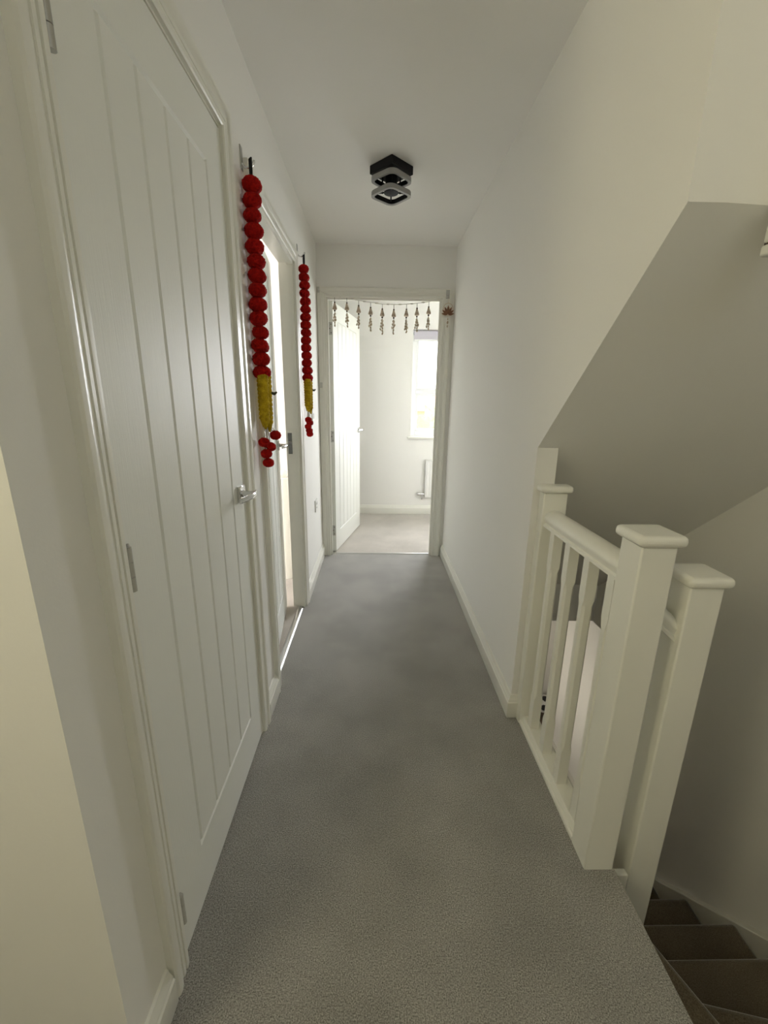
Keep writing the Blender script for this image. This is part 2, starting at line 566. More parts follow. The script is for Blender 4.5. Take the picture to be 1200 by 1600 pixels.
# ------------------------------------------------------------------ doors
def door_leaf(name, W, ng, parent, g0, g1, Hh=1.981, T=0.038):
    """boarded door: vertical grooves between a top and a bottom groove, on both faces"""
    gs = [g0 + (g1 - g0) * i / (ng - 1) for i in range(ng)]
    zb, zt = 0.168, 1.852
    w, dp = 0.0062, 0.0075
    us = [0] + [u for g_ in gs for u in (g_ - w, g_, g_ + w)] + [W]
    vs = [0, zb - w, zb, zb + w, zt - w, zt, zt + w, Hh]
    bm = NB()

    def depth(u, v):
        if any(abs(u - g_) < 1e-6 for g_ in gs) and zb - 1e-6 <= v <= zt + 1e-6:
            return dp
        if (abs(v - zb) < 1e-6 or abs(v - zt) < 1e-6) and gs[0] - 1e-6 <= u <= gs[-1] + 1e-6:
            return dp
        return 0
    F = [[bm.verts.new((u, depth(u, v), v)) for v in vs] for u in us]
    Bk = [[bm.verts.new((u, T - depth(u, v), v)) for v in vs] for u in us]
    nu, nv = len(us), len(vs)
    for i in range(nu - 1):
        for j in range(nv - 1):
            bm.faces.new((F[i][j], F[i + 1][j], F[i + 1][j + 1], F[i][j + 1]))
            bm.faces.new((Bk[i][j], Bk[i][j + 1], Bk[i + 1][j + 1], Bk[i + 1][j]))
    for i in range(nu - 1):
        bm.faces.new((F[i][0], Bk[i][0], Bk[i + 1][0], F[i + 1][0]))
        bm.faces.new((F[i][-1], F[i + 1][-1], Bk[i + 1][-1], Bk[i][-1]))
    for j in range(nv - 1):
        bm.faces.new((F[0][j], F[0][j + 1], Bk[0][j + 1], Bk[0][j]))
        bm.faces.new((F[-1][j], Bk[-1][j], Bk[-1][j + 1], F[-1][j + 1]))
    o = link(name, bm, 'door', parent)
    return o


def door_handle(parent, u, z, T=0.038, both=True):
    """square rose, neck and a curved lever pointing to the hinge"""
    for side in ((-1, 1) if both else (-1,)):
        y0 = 0 if side < 0 else T
        s = side
        bm = NB()
        box(bm, u - 0.026, u + 0.026, min(y0, y0 + s * 0.009), max(y0, y0 + s * 0.009), z - 0.026, z + 0.026)
        h = link('handle', bm, 'chrome', parent, 0.002, 40)
        bm = NB()
        tube(bm, [(u, y0 + s * 0.008, z), (u, y0 + s * 0.030, z), (u, y0 + s * 0.046, z), (u, y0 + s * 0.050, z)], [0.012, 0.0095, 0.0095, 0.008], 16)
        # lever: flattened bar sweeping back towards the hinge
        rings = []
        for k in range(13):
            t = k / 12
            uu = u + 0.012 - 0.122 * t
            yy = y0 + s * (0.048 + 0.008 * math.sin(t * math.pi) - 0.012 * t * t)
            hz = 0.011 - 0.003 * t
            ty = 0.0055
            zz = z + 0.003 * math.sin(t * math.pi)
            rings.append([(uu, yy + ty * math.cos(a), zz + hz * math.sin(a)) for a in [2 * math.pi * q / 14 for q in range(14)]])
        loft(bm, rings)
        link('lever', bm, 'chrome', h, 0, 50)
        bm = NB()
        box(bm, u - 0.0245, u + 0.0245, min(y0 + s * 0.009, y0 + s * 0.0105), max(y0 + s * 0.009, y0 + s * 0.0105), z - 0.0245, z + 0.0245)
        link('rose_plate', bm, 'chrome', h, 0.001, 40)


def latch(parent, W, z, T=0.038):
    bm = NB()
    box(bm, W - 0.001, W + 0.0015, T / 2 - 0.011, T / 2 + 0.011, z - 0.03, z + 0.03)
    box(bm, W, W + 0.010, T / 2 - 0.006, T / 2 + 0.006, z - 0.010, z + 0.010)
    link('latch', bm, 'chrome', parent, 0.001, 40)


d1 = thing('door_1', (LX + 0.001, 0.702, 0.008), 'closed white boarded door nearest on the left with hinges showing', 'door', rz=R(90), kind='structure')
door_leaf('leaf', 0.686, 5, d1, 0.132, 0.568)
door_handle(d1, 0.634, 0.972)
for z in (0.145, 0.975, 1.752):
    bm = NB()
    for k in range(3):
        lathe(bm, [(0.0062, z - 0.042 + k * 0.028), (0.0062, z - 0.042 + k * 0.028 + 0.0268)], 14, -0.0015, -0.006)
    lathe(bm, [(0.005, z + 0.042), (0.003, z + 0.047)], 12, -0.0015, -0.006)
    link('hinge', bm, 'steel' if z > 1.5 else 'hinge', d1, 0, 40)

d2 = thing('door_2', (-0.472, 1.695, 0.008), 'white boarded door standing slightly ajar behind the near red garland', 'door', rz=R(96.2), kind='structure')
door_leaf('leaf', 0.745, 6, d2, 0.105, 0.640, 1.944)
door_handle(d2, 0.690, 1.018)
latch(d2, 0.745, 1.018)

OPEN = R(78)
piv = Vector((-0.369, 3.452))
off = Vector((-0.038 * math.sin(OPEN), 0.038 * math.cos(OPEN)))
d3 = thing('door_3', (piv.x - off.x, piv.y - off.y, 0.008), 'white boarded door swung wide open in the far doorway', 'door', rz=OPEN, kind='structure')
door_leaf('leaf', 0.826, 6, d3, 0.13, 0.696)
door_handle(d3, 0.770, 0.985)
for z in (0.186, 0.980, 1.790):
    bm = NB()
    box(bm, -0.0015, 0.001, 0.006, 0.036, z - 0.045, z + 0.045)
    lathe(bm, [(0.006, z - 0.045), (0.006, z + 0.045)], 12, -0.004, 0.041)
    hg = link('hinge', bm, 'steel', d3, 0, 40)
    for dz, yy in ((-0.03, 0.014), (0, 0.024), (0.03, 0.014)):
        bm = NB()
        ball(bm, (-0.0015, yy, z + dz), 0.0042, 2, (0.4, 1, 1))
        link('screw', bm, 'darkbead', hg, 0, 180)

bm = NB()
box(bm, -0.503, -0.480, 2.4465, 2.4485, 0.97, 1.09)
box(bm, -0.500, -0.483, 2.4455, 2.4475, 1.02, 1.05)
tag(link('strike_plate', bm, 'aged', None, 0.001, 40), 'small chrome strike plate on the far jamb of the ajar left door', 'strike plate')

# ------------------------------------------------------------------ window in the far room
win = thing('window_1', (0.385, 4.80, 0.895), 'tall white framed window in the far room looking onto brick and greenery', 'window', kind='structure')
WW = 1.52
bm = NB()
for x0, x1, z0, z1 in ((0, 0.05, 0, 1.105), (WW - 0.05, WW, 0, 1.105), (0.735, 0.785, 0.055, 1.05), (0.05, WW - 0.05, 0, 0.055), (0.05, WW - 0.05, 1.05, 1.105), (0.05, 0.735, 0.455, 0.495), (0.785, WW - 0.05, 0.455, 0.495)):
    box(bm, x0, x1, 0, 0.07, z0, z1)
link('window_frame', bm, 'upvc', win, 0.004, 40)
for u0, u1 in ((0.05, 0.735), (0.785, WW - 0.05)):
    for z0, z1 in ((0.055, 0.455), (0.495, 1.05)):
        bm = NB()
        for a, b, c, d in ((u0, u0 + 0.022, z0, z1), (u1 - 0.022, u1, z0, z1), (u0 + 0.022, u1 - 0.022, z0, z0 + 0.022), (u0 + 0.022, u1 - 0.022, z1 - 0.022, z1)):
            box(bm, a, b, 0.008, 0.06, c, d)
        s_ = link('sash', bm, 'upvc', win, 0.003, 40)
        boxobj('pane', (u0 + 0.022, u1 - 0.022, 0.03, 0.036, z0 + 0.022, z1 - 0.022), 'glass', s_)
bm = NB()
box(bm, -0.035, WW + 0.035, -0.10, 0.0, -0.028, -0.004)
link('window_sill', bm, 'gloss', win, 0.008, 40, 3)
bl = thing('roller_blind', (1.145, 4.77, 1.99), 'lilac grey roller blind wound up at the top of the window', 'blind')
bm = NB()
prof = [(0.0, -0.012), (0.0, -0.10)]
box(bm, -0.745, 0.745, -0.006, 0.000, -0.085, -0.004)
link('fabric', bm, 'blind', bl)
bm = NB()
tube(bm, [(-0.75, 0.012, -0.022), (0.75, 0.012, -0.022)], 0.018, 16)
link('roller', bm, 'blind', bl, 0, 60)
boxobj('bottom_bar', (-0.745, 0.745, -0.010, 0.004, -0.104, -0.085), 'upvc', bl, 0.003)

rad = thing('radiator', (0.93, 4.70, 0.0), 'white panel radiator under the window, half hidden by the door frame', 'radiator')
bm = NB()
n = 18
rings = []
for i in range(n * 4 + 1):
    u = -0.365 + 0.73 * i / (n * 4)
    ph = (i % 4)
    dy = (-0.032, -0.032, -0.026, -0.026)[ph]
    rings.append([(u, 0.018, 0.215), (u, dy, 0.215), (u, dy + 0.004, 0.205), (u, 0.018, 0.205)])
box(bm, -0.365, 0.365, -0.026, -0.016, 0.21, 0.63)
for i in range(n):
    u = -0.345 + 0.69 * i / (n - 1)
    box(bm, u - 0.011, u + 0.011, -0.032, -0.026, 0.235, 0.605)
link('panel', bm, 'radiator', rad, 0.003, 40)
bm = NB()
box(bm, -0.368, 0.368, -0.028, 0.022, 0.625, 0.635)
box(bm, -0.368, -0.360, -0.028, 0.022, 0.215, 0.63)
box(bm, 0.360, 0.368, -0.028, 0.022, 0.215, 0.63)
link('casing', bm, 'radiator', rad, 0.002, 40)
for x in (-0.30, 0.30):
    boxobj('bracket', (x - 0.02, x + 0.02, -0.02, 0.035, 0.3, 0.55), 'steel', rad)
bm = NB()
tube(bm, [(-0.362, 0.0, 0.245), (-0.395, 0.0, 0.245)], 0.011, 14)
tube(bm, [(-0.395, 0.0, 0.245), (-0.425, 0.0, 0.245)], [0.016, 0.014], 14)
tube(bm, [(-0.397, 0.0, 0.245), (-0.397, 0.0, 0.21), (-0.397, 0.005, 0.185), (-0.397, 0.034, 0.178)], 0.0075, 12)
vl = link('valve', bm, 'chrome', rad, 0, 50)
bm = NB()
lathe(bm, [(0.004, -0.004), (0.016, -0.003), (0.019, 0.004), (0.017, 0.030), (0.012, 0.034)], 16)
o = link('valve_knob', bm, 'chrome', vl, 0, 50)
o.location = (-0.425, 0, 0.245)
o.rotation_euler = (0, R(-90), 0)

# ------------------------------------------------------------------ outside
bm = NB()
box(bm, -40, 40, 5.2, 80, -3.1, -2.95)
tag(link('lawn', bm, 'grass'), 'pale sunlit ground outside the far window', 'ground', kind='structure')
ho = thing('house', (5.2, 22.0, -2.95), 'brick house with red roof across the way, seen through the window', 'house')
boxobj('wall', (-5.5, 6, 0, 7, 0, 3.75), 'brick', ho)
bm = NB()
prism(bm, [(-0.35, 3.72), (3.5, 4.92), (7.35, 3.72)], 'x', -5.8, 6.3)
link('roof', bm, 'roof', ho)
for x in (-4.1, 0.6):
    bm = NB()
    for a, b, c, d in ((0, 0.9, 2.3, 2.4), (0, 0.9, 3.5, 3.6), (0, 0.1, 2.4, 3.5), (0.8, 0.9, 2.4, 3.5), (0.1, 0.8, 2.95, 3.02)):
        box(bm, x + a, x + b, -0.06, 0.02, c, d)
    f = link('window', bm, 'upvc', ho)
    boxobj('pane', (x + 0.1, x + 0.8, -0.02, -0.005, 2.4, 3.5), 'shade', f)


def bush(loc, r, label, seed, sq=1.0):
    bm = NB()
    bmesh.ops.create_icosphere(bm, subdivisions=5, radius=1)
    for v in bm.verts:
        p = v.co.copy()
        d = 1 + 0.22 * noise.noise(p * 2.1 + Vector((seed, 0, 0))) + 0.16 * noise.noise(p * 7 + Vector((0, seed, 0))) + 0.09 * noise.noise(p * 17)
        v.co = p * d * r
        v.co.z = v.co.z * sq + r * sq * 0.95
    t = thing('bush', loc, label, 'bush', 'shrubs outside the window')
    link('foliage', bm, 'foliage', t, 0, 180)
    bm = NB()
    tube(bm, [(0, 0, 0), (0.02, 0, r * 0.6)], [0.06, 0.04], 10)
    link('trunk', bm, 'wood', t, 0, 180)


bush((1.62, 9.5, -2.95), 1.08, 'yellow green leafy bush at the right of the window view', 3.0, 1.98)
bush((0.95, 12.5, -2.95), 0.72, 'smaller pale bush at the left of the window view', 9.0, 2.2)

# ------------------------------------------------------------------ landing balustrade
bal = thing('balustrade', (0.643, 1.2, 0), 'white landing balustrade with turned-edge handrail, balusters and square newel beside the carpet', 'balustrade')
BX, BY = 0.643, 1.2


def rel(x0, x1, y0, y1, z0, z1):
    return (x0 - BX, x1 - BX, y0 - BY, y1 - BY, z0, z1)


def newel(parent, x0, x1, y0, y1, z0, z1, capname='newel_cap', half=False):
    px, py = parent.location.x, parent.location.y
    p = boxobj('newel_post' if not half else 'half_newel', (x0 - px, x1 - px, y0 - py, y1 - py, z0, z1), 'gloss', parent, 0.004)
    e = 0.014
    boxobj(capname, (x0 - px - e, x1 - px + e, y0 - py - e, (y1 - py + e) if not half else y1 - py, z1, z1 + 0.027), 'gloss', p, 0.0115, 4)
    return p


newel(bal, 0.600, 0.683, 0.880, 0.962, -0.02, 0.968)
newel(bal, 0.597, 0.683, 1.441, 1.486, -0.02, 0.968, half=True)

RAIL = [(-0.034, 0.0), (-0.034, 0.008), (-0.028, 0.013), (-0.030, 0.020), (-0.034, 0.028), (-0.034, 0.036), (-0.029, 0.047), (-0.018, 0.055), (-0.006, 0.0585),
        (0.006, 0.0585), (0.018, 0.055), (0.029, 0.047), (0.034, 0.036), (0.034, 0.028), (0.030, 0.020), (0.028, 0.013), (0.034, 0.008), (0.034, 0.0)]
bm = NB()
loft(bm, [[(0.641 - BX + x, y - BY, 0.846 + z) for x, z in RAIL] for y in (0.962, 1.441)])
link('handrail', bm, 'gloss', bal, 0, 50)
bm = NB()
prism(bm, [(0.600 - BX, -0.02), (0.600 - BX, 0.012), (0.604 - BX, 0.017), (0.608 - BX, 0.017), (0.611 - BX, 0.026), (0.616 - BX, 0.034), (0.668 - BX, 0.034), (0.676 - BX, 0.026), (0.676 - BX, -0.02)], 'y', 0.962 - BY, 1.441 - BY)
link('base_rail', bm, 'gloss', bal, 0, 30)


def baluster(parent, x, y, z0, z1):
    """square stick with stopped chamfers between a plain top and a plain foot"""
    bm = NB()
    s, c = 0.0165, 0.0075

    def ring(z, ch):
        ch = max(ch, 0.0006)
        return [(x + a, y + b, z) for a, b in ((s, s - ch), (s - ch, s), (-s + ch, s), (-s, s - ch), (-s, -s + ch), (-s + ch, -s), (s - ch, -s), (s, -s + ch))]
    za, zb = z0 + 0.155, z1 - 0.155
    loft(bm, [ring(z0, 0), ring(za - 0.022, 0), ring(za, c), ring(zb, c), ring(zb + 0.022, 0), ring(z1, 0)])
    return link('baluster', bm, 'gloss', parent)


for y in (1.386, 1.265, 1.139, 1.008):
    baluster(bal, 0.635 - BX, y - BY, 0.033, 0.847)

# lower stair newel with its short raking rail
sn = thing('newel_post', (0.793, 0.945, -0.6), 'lower white square newel post at the turn of the stairs', 'newel post')
p = boxobj('post', (-0.041, 0.042, -0.040, 0.040, 0, 1.458), 'gloss', sn, 0.004)
boxobj('newel_cap', (-0.055, 0.056, -0.054, 0.054, 1.458, 1.485), 'gloss', p, 0.0115, 4)
bm = NB()
loft(bm, [[(x, 0.008 + a * 0.95, z + b * 1.08) for a, b in RAIL] for x, z in ((-0.041, 1.302), (-0.109, 1.360))])
link('handrail', bm, 'gloss', sn, 0, 50)

# upper newel drop in front of the bulkhead
nd = thing('newel_drop', (0.775, 0.842, 1.55), 'white square newel drop hanging at the right picture edge above the stairs', 'newel post')
p = boxobj('post', (-0.045, 0.045, -0.045, 0.0455, 0.024, 0.79), 'gloss', nd, 0.003)
boxobj('drop_cap', (-0.048, 0.048, -0.048, 0.0455, 0, 0.020), 'gloss', p, 0.004)
boxobj('neck', (-0.042, 0.042, -0.042, 0.0455, 0.018, 0.026), 'darkbead', p)

# ------------------------------------------------------------------ stairs down
st = thing('staircase', (0.688, 0.88, 0), 'brown carpeted winder stairs descending beside the newel posts', 'staircase')
RS, GO = 0.21, 0.226
SIN = 1.536


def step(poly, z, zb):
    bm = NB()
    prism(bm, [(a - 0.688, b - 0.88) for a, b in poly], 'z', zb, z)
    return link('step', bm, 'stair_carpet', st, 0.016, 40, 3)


# riser carpet of the landing edge
step([(0.680, 0.89), (0.690, 0.89), (0.690, -0.12), (0.680, -0.12)], -0.012, -0.5)
step([(0.66, 0.905), (0.79, 0.880), (0.876, 0.665), (1.20, -0.12), (0.66, -0.12)], -RS, -0.62)
step([(0.66, 0.905), (0.835, 0.900), (0.835, 0.842), (0.972, 0.811), (SX, 0.685), (SX, -0.12), (0.9, -0.12)], -2 * RS, -0.83)
y = 1.021
step([(0.837, 0.70), (0.837, y), (SX, y), (SX, 0.60)], -3 * RS, -1.05)
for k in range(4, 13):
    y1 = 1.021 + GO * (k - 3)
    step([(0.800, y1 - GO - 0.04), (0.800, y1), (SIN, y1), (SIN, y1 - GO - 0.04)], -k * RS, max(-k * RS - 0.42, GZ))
# wall string
bm = NB()
ya, yb = 0.70, 3.2
za = lambda yy: -0.752 - 0.905 * (yy - 1.15)
prism(bm, [(ya - 0.88, za(ya)), (yb - 0.88, max(za(yb), GZ + 0.1)), (yb - 0.88, GZ), (2.6 - 0.88, GZ), (ya - 0.88, za(ya) - 0.45)], 'x', SIN - 0.688, SX - 0.688)
link('wall_string', bm, 'gloss', st, 0.004, 40)
bm = NB()
prism(bm, [(0.985 - 0.88, -0.55), (3.2 - 0.88, GZ + 0.16), (3.2 - 0.88, GZ), (2.9 - 0.88, GZ), (0.985 - 0.88, -0.95)], 'x', 0.772 - 0.688, 0.804 - 0.688)
link('outer_string', bm, 'gloss', st, 0.004, 40)
bm = NB()
box(bm, 0.6835 - 0.688, 0.752 - 0.688, 0.905 - 0.88, 0.925 - 0.88, -0.62, -0.06)
link('fascia', bm, 'gloss', st, 0.003, 40)
bm = NB()
box(bm, 0.648 - 0.688, 0.670 - 0.688, 0.962 - 0.88, 3.0 - 0.88, -0.26, -0.021)
link('apron', bm, 'gloss', st)

# a ball on the ground floor
ball_t = bmesh.new()
bmesh.ops.create_icosphere(ball_t, subdivisions=5, radius=0.115)
ico = bmesh.new()
bmesh.ops.create_icosphere(ico, subdivisions=1, radius=1.0)
rotb = Matrix.Rotation(R(20), 3, 'X') @ Matrix.Rotation(R(35), 3, 'Z')
dirs = [rotb @ v.co.normalized() for v in ico.verts]
ico.free()
for f in ball_t.faces:
    c_ = f.calc_center_median().normalized()
    f.material_index = 1 if max(c_.dot(d_) for d_ in dirs) > math.cos(R(21)) else 0
bo = link('ball', ball_t, 'plastic', None, 0, 180)
bo.data.materials.append(M['rubber'])
bo.location = (2.27, 4.74, GZ + 0.115)
tag(bo, 'black and white ball on the ground floor, glimpsed between the first two balusters', 'ball')

# ------------------------------------------------------------------ ceiling light
cl = thing('ceiling_light', (0.064, 2.333, H), 'black square ceiling light with two grey ring lamps', 'ceiling light', rz=R(44))
bm = NB()
box(bm, -0.073, 0.073, -0.073, 0.073, -0.036, 0)
link('canopy', bm, 'black', cl, 0.003, 40)


def rr(s, r, z, n=6):
    pts = []
    for cx_, cy_, a0 in ((s - r, s - r, 0), (-s + r, s - r, 90), (-s + r, -s + r, 180), (s - r, -s + r, 270)):
        for k in range(n + 1):
            a = R(a0 + 90 * k / n)
            pts.append((cx_ + r * math.cos(a), cy_ + r * math.sin(a), z))
    return pts


def ring_lamp(z, rot, h=0.018):
    bm = NB()
    loft(bm, [rr(0.0755, 0.034, z), rr(0.0755, 0.034, z - h), rr(0.0625, 0.024, z - h), rr(0.0625, 0.024, z), rr(0.0755, 0.034, z)], caps=False)
    o = link('ring_frame', bm, 'black', cl, 0, 30)
    o.rotation_euler = (0, 0, rot)
    bm = NB()
    loft(bm, [rr(0.077, 0.035, z - 0.002), rr(0.077, 0.035, z - h - 0.003), rr(0.064, 0.026, z - h - 0.003), rr(0.064, 0.026, z - h + 0.0005), rr(0.0757, 0.0342, z - h + 0.0005), rr(0.0757, 0.0342, z - 0.002), rr(0.077, 0.035, z - 0.002)], caps=False)
    link('diffuser', bm, 'diffuser', o, 0, 30)


ring_lamp(-0.046, R(3))
ring_lamp(-0.106, R(-3))
bm = NB()
lathe(bm, [(0.028, -0.036), (0.028, -0.096), (0.034, -0.098), (0.034, -0.112), (0.010, -0.116)], 28)
link('hub', bm, 'black', cl, 0, 40)
bm = NB()
for a in (45, 135, 225, 315):
    ca, sa = math.cos(R(a)), math.sin(R(a))
    tube(bm, [(0.042 * ca, 0.042 * sa, -0.034), (0.042 * ca, 0.042 * sa, -0.114)], 0.0035, 8)
    tube(bm, [(0.02 * ca, 0.02 * sa, -0.108), (0.09 * ca, 0.09 * sa, -0.114)], 0.0035, 8)
link('bracket', bm, 'black', cl, 0, 40)

# ------------------------------------------------------------------ garlands of red pompoms
def pompom_mesh(name, r, sq, material, seed, sub=4):
    rnd = random.Random(seed)
    bm = NB()
    bmesh.ops.create_icosphere(bm, subdivisions=sub, radius=1)
    for v in bm.verts:
        p = v.co.copy()
        f = 0.93 + 0.05 * noise.noise(p * 3 + Vector((seed, 0, 0))) + rnd.uniform(-0.045, 0.055)
        v.co = Vector((p.x * r * f, p.y * r * f, p.z * r * sq * f))
    me = bpy.data.meshes.new(name)
    bm.to_mesh(me)
    bm.free()
    me.materials.append(M[material])
    for q in me.polygons:
        q.use_smooth = True
    return me


POM = [pompom_mesh('pompom', 0.0325, 0.80, 'red', s) for s in (1, 2, 3)]
TAS = [pompom_mesh('tassel_pompom', 0.0225, 0.84, 'red', s, 3) for s in (4, 5)]


def garland(loc, top, red_end, yel_end, npom, tassels, label, hookdx):
    g_ = thing('flower_garland', loc, label, 'garland', 'red and yellow pompom garlands by the doors')
    rnd = random.Random(int(loc[1] * 100))
    bm = NB()
    tube(bm, [(0, 0.002, top - 0.03), (-0.003, 0.004, top + 0.014), (-0.003, 0.003, top + 0.048), (0.004, -0.003, top + 0.050), (0.004, -0.003, top + 0.014), (0, 0, top - 0.03)], 0.0032, 8)
    link('loop', bm, 'cord', g_, 0, 180)
    bm = NB()
    tube(bm, [(0, 0, top), (0, 0, red_end)], 0.003, 8)
    link('cord', bm, 'cord', g_, 0, 180)
    pitch = (top - red_end) / npom
    for k in range(npom):
        o = bpy.data.objects.new('pompom', POM[k % 3])
        C.objects.link(o)
        o.parent = g_
        o.location = (rnd.uniform(-0.002, 0.002), rnd.uniform(-0.003, 0.003), top - pitch * (k + 0.5))
        o.rotation_euler = (rnd.uniform(-0.15, 0.15), rnd.uniform(-0.15, 0.15), rnd.uniform(0, 6))
        s = rnd.uniform(0.93, 1.04)
        o.scale = (s, s, s)
    # yellow strands: stacked squashed wool rolls, tied at the bottom
    for i, (dx, dy, r, dz) in enumerate(((0.004, -0.012, 0.0195, 0.0), (0.012, 0.012, 0.016, -0.012), (-0.010, 0.014, 0.0155, 0.004))):
        bm = NB()
        z0, z1 = red_end + 0.016, yel_end + dz
        prof = [(0.006, z0 + 0.008)]
        n_ = 11
        for k in range(n_):
            zz = z0 - (z0 - z1 - 0.02) * k / n_
            h = (z0 - z1 - 0.02) / n_
            rr_ = r * (1.0 - 0.10 * k / n_)
            prof += [(rr_ * 0.84, zz), (rr_, zz - h * 0.3), (rr_ * 1.0, zz - h * 0.7)]
        prof += [(r * 0.75, z1 + 0.022), (r * 0.45, z1 + 0.006), (0.003, z1 - 0.008)]
        lathe(bm, prof, 22, dx, dy)
        for v in bm.verts:
            v.co += noise.noise_vector(v.co * 140) * 0.0016
        link('yellow_strand', bm, 'yellow', g_, 0, 180)
    bm = NB()
    tube(bm, [(0.018, 0.010, red_end - 0.045), (0.034, 0.020, red_end - 0.05), (0.043, 0.024, red_end - 0.044)], [0.004, 0.006, 0.003], 8)
    link('ribbon_end', bm, 'leaf', g_, 0, 180)
    for i, (dx, dy, z) in enumerate(tassels):
        o = bpy.data.objects.new('tassel_pompom', TAS[i % 2])
        C.objects.link(o)
        o.parent = g_
        o.location = (dx, dy, z)
        bm = NB()
        for q in range(4):
            jx, jy = rnd.uniform(-0.007, 0.007), rnd.uniform(-0.007, 0.007)
            tube(bm, [(dx * 0.35 + jx * 0.4, dy * 0.35 + jy * 0.4, yel_end + 0.004), (dx * 0.8 + jx, dy * 0.8 + jy, (yel_end + z) / 2), (dx, dy, z + 0.008)], 0.0012, 6)
        link('thread', bm, 'thread', o, 0, 180)
        o.children[0].location = (-dx, -dy, -z)
    return g_


garland((-0.405, 1.580, 0), 1.962, 1.345, 1.178, 14,
        ((-0.006, -0.010, 1.122), (0.012, 0.008, 1.104), (0.000, -0.008, 1.080), (0.004, -0.002, 1.046), (0.030, 0.020, 1.146)),
        'nearer longer looking red pompom garland with yellow strands hanging between the left doors', 0)
garland((-0.403, 2.590, 0), 1.990, 1.378, 1.212, 15,
        ((-0.002, 0.000, 1.158), (0.006, 0.004, 1.140), (-0.004, -0.004, 1.118), (0.002, 0.0, 1.095), (0.004, 0.0, 1.074)),
        'farther red pompom garland with yellow strands hanging beyond the ajar left door', 0)


def hook_on_left(y, z, label):
    h = thing('adhesive_hook', (LX, y, z), label, 'hook', 'adhesive hooks')
    boxobj('plate', (0, 0.003, -0.011, 0.011, -0.012, 0.055), 'steel', h, 0.001)
    bm = NB()
    tube(bm, [(0.002, 0, 0.006), (0.012, 0, -0.004), (0.024, 0, -0.004), (0.034, 0, 0.003), (0.040, 0, 0.013), (0.041, 0, 0.017)], [0.004, 0.004, 0.004, 0.005, 0.005, 0.003], 10)
    link('hook_arm', bm, 'chrome', h, 0, 60)


hook_on_left(1.598, 1.998, 'steel adhesive hook holding the nearer red garland')
hook_on_left(2.596, 2.037, 'steel adhesive hook holding the farther red garland')
h = thing('adhesive_hook', (0.517, DY - 0.018, 2.025), 'grey steel adhesive hook at the top right of the far door frame', 'hook', 'adhesive hooks')
boxobj('plate', (-0.013, 0.013, -0.003, 0.0, -0.026, 0.032), 'steel', h, 0.001)
bm = NB()
tube(bm, [(0, -0.002, -0.008), (0, -0.014, -0.020), (0, -0.026, -0.016), (0, -0.030, -0.004)], 0.0035, 10)
link('hook_arm', bm, 'steel', h, 0, 60)


def clear_hook(x, z, label):
    h = thing('adhesive_hook', (x, DY - 0.017, z), label, 'hook', 'adhesive hooks')
    boxobj('plate', (-0.009, 0.009, -0.003, 0.0, -0.02, 0.02), 'clear', h, 0.002)
    bm = NB()
    tube(bm, [(0, -0.003, -0.004), (0, -0.012, -0.016), (0, -0.02, -0.012), (0, -0.022, 0.0)], 0.003, 10)
    link('hook_arm', bm, 'clear', h, 0, 60)


clear_hook(-0.419, 1.382, 'clear plastic hook halfway down the left side of the far door frame')
clear_hook(-0.424, 2.043, 'clear plastic hook at the top left corner of the far door frame')

# ------------------------------------------------------------------ shell toran over the far doorway
TY = 3.335
PX = (-0.305, -0.217, -0.132, -0.045, 0.040, 0.124, 0.216, 0.293, 0.378)
PZ = (1.985, 1.983, 1.966, 1.955, 1.946, 1.943, 1.947, 1.955, 1.966)
tor = thing('door_hanging', (0, TY, 2.0), 'string of shell pendants draped across the top of the far doorway', 'door hanging')
pts = [(-0.424, 0.002, 0.045), (-0.40, 0.0, 0.026)] + [(x, 0, z - 2.0 + 0.006) for x, z in zip(PX, PZ)] + [(0.45, 0.0, -0.004), (0.517, 0.002, 0.008)]
bm = NB()
tube(bm, pts, 0.0022, 8)
link('string', bm, 'string', tor, 0, 180)
for i in range(8):
    bm = NB()
    ball(bm, (0, 0, 0), 0.009, 2, (1.5, 0.7, 0.6))
    o = link('string_bead', bm, 'string', tor, 0, 180)
    o.location = ((PX[i] + PX[i + 1]) / 2, -0.002, (PZ[i] + PZ[i + 1]) / 2 - 2.0 + 0.006)


def cone_mesh():
    bm = NB()
    lathe(bm, [(0.003, 0.020), (0.007, 0.016), (0.010, 0.004), (0.015, -0.012), (0.0165, -0.022), (0.011, -0.026)], 14)
    for v in bm.verts:
        v.co += noise.noise_vector(v.co * 90) * 0.0022
    return bm


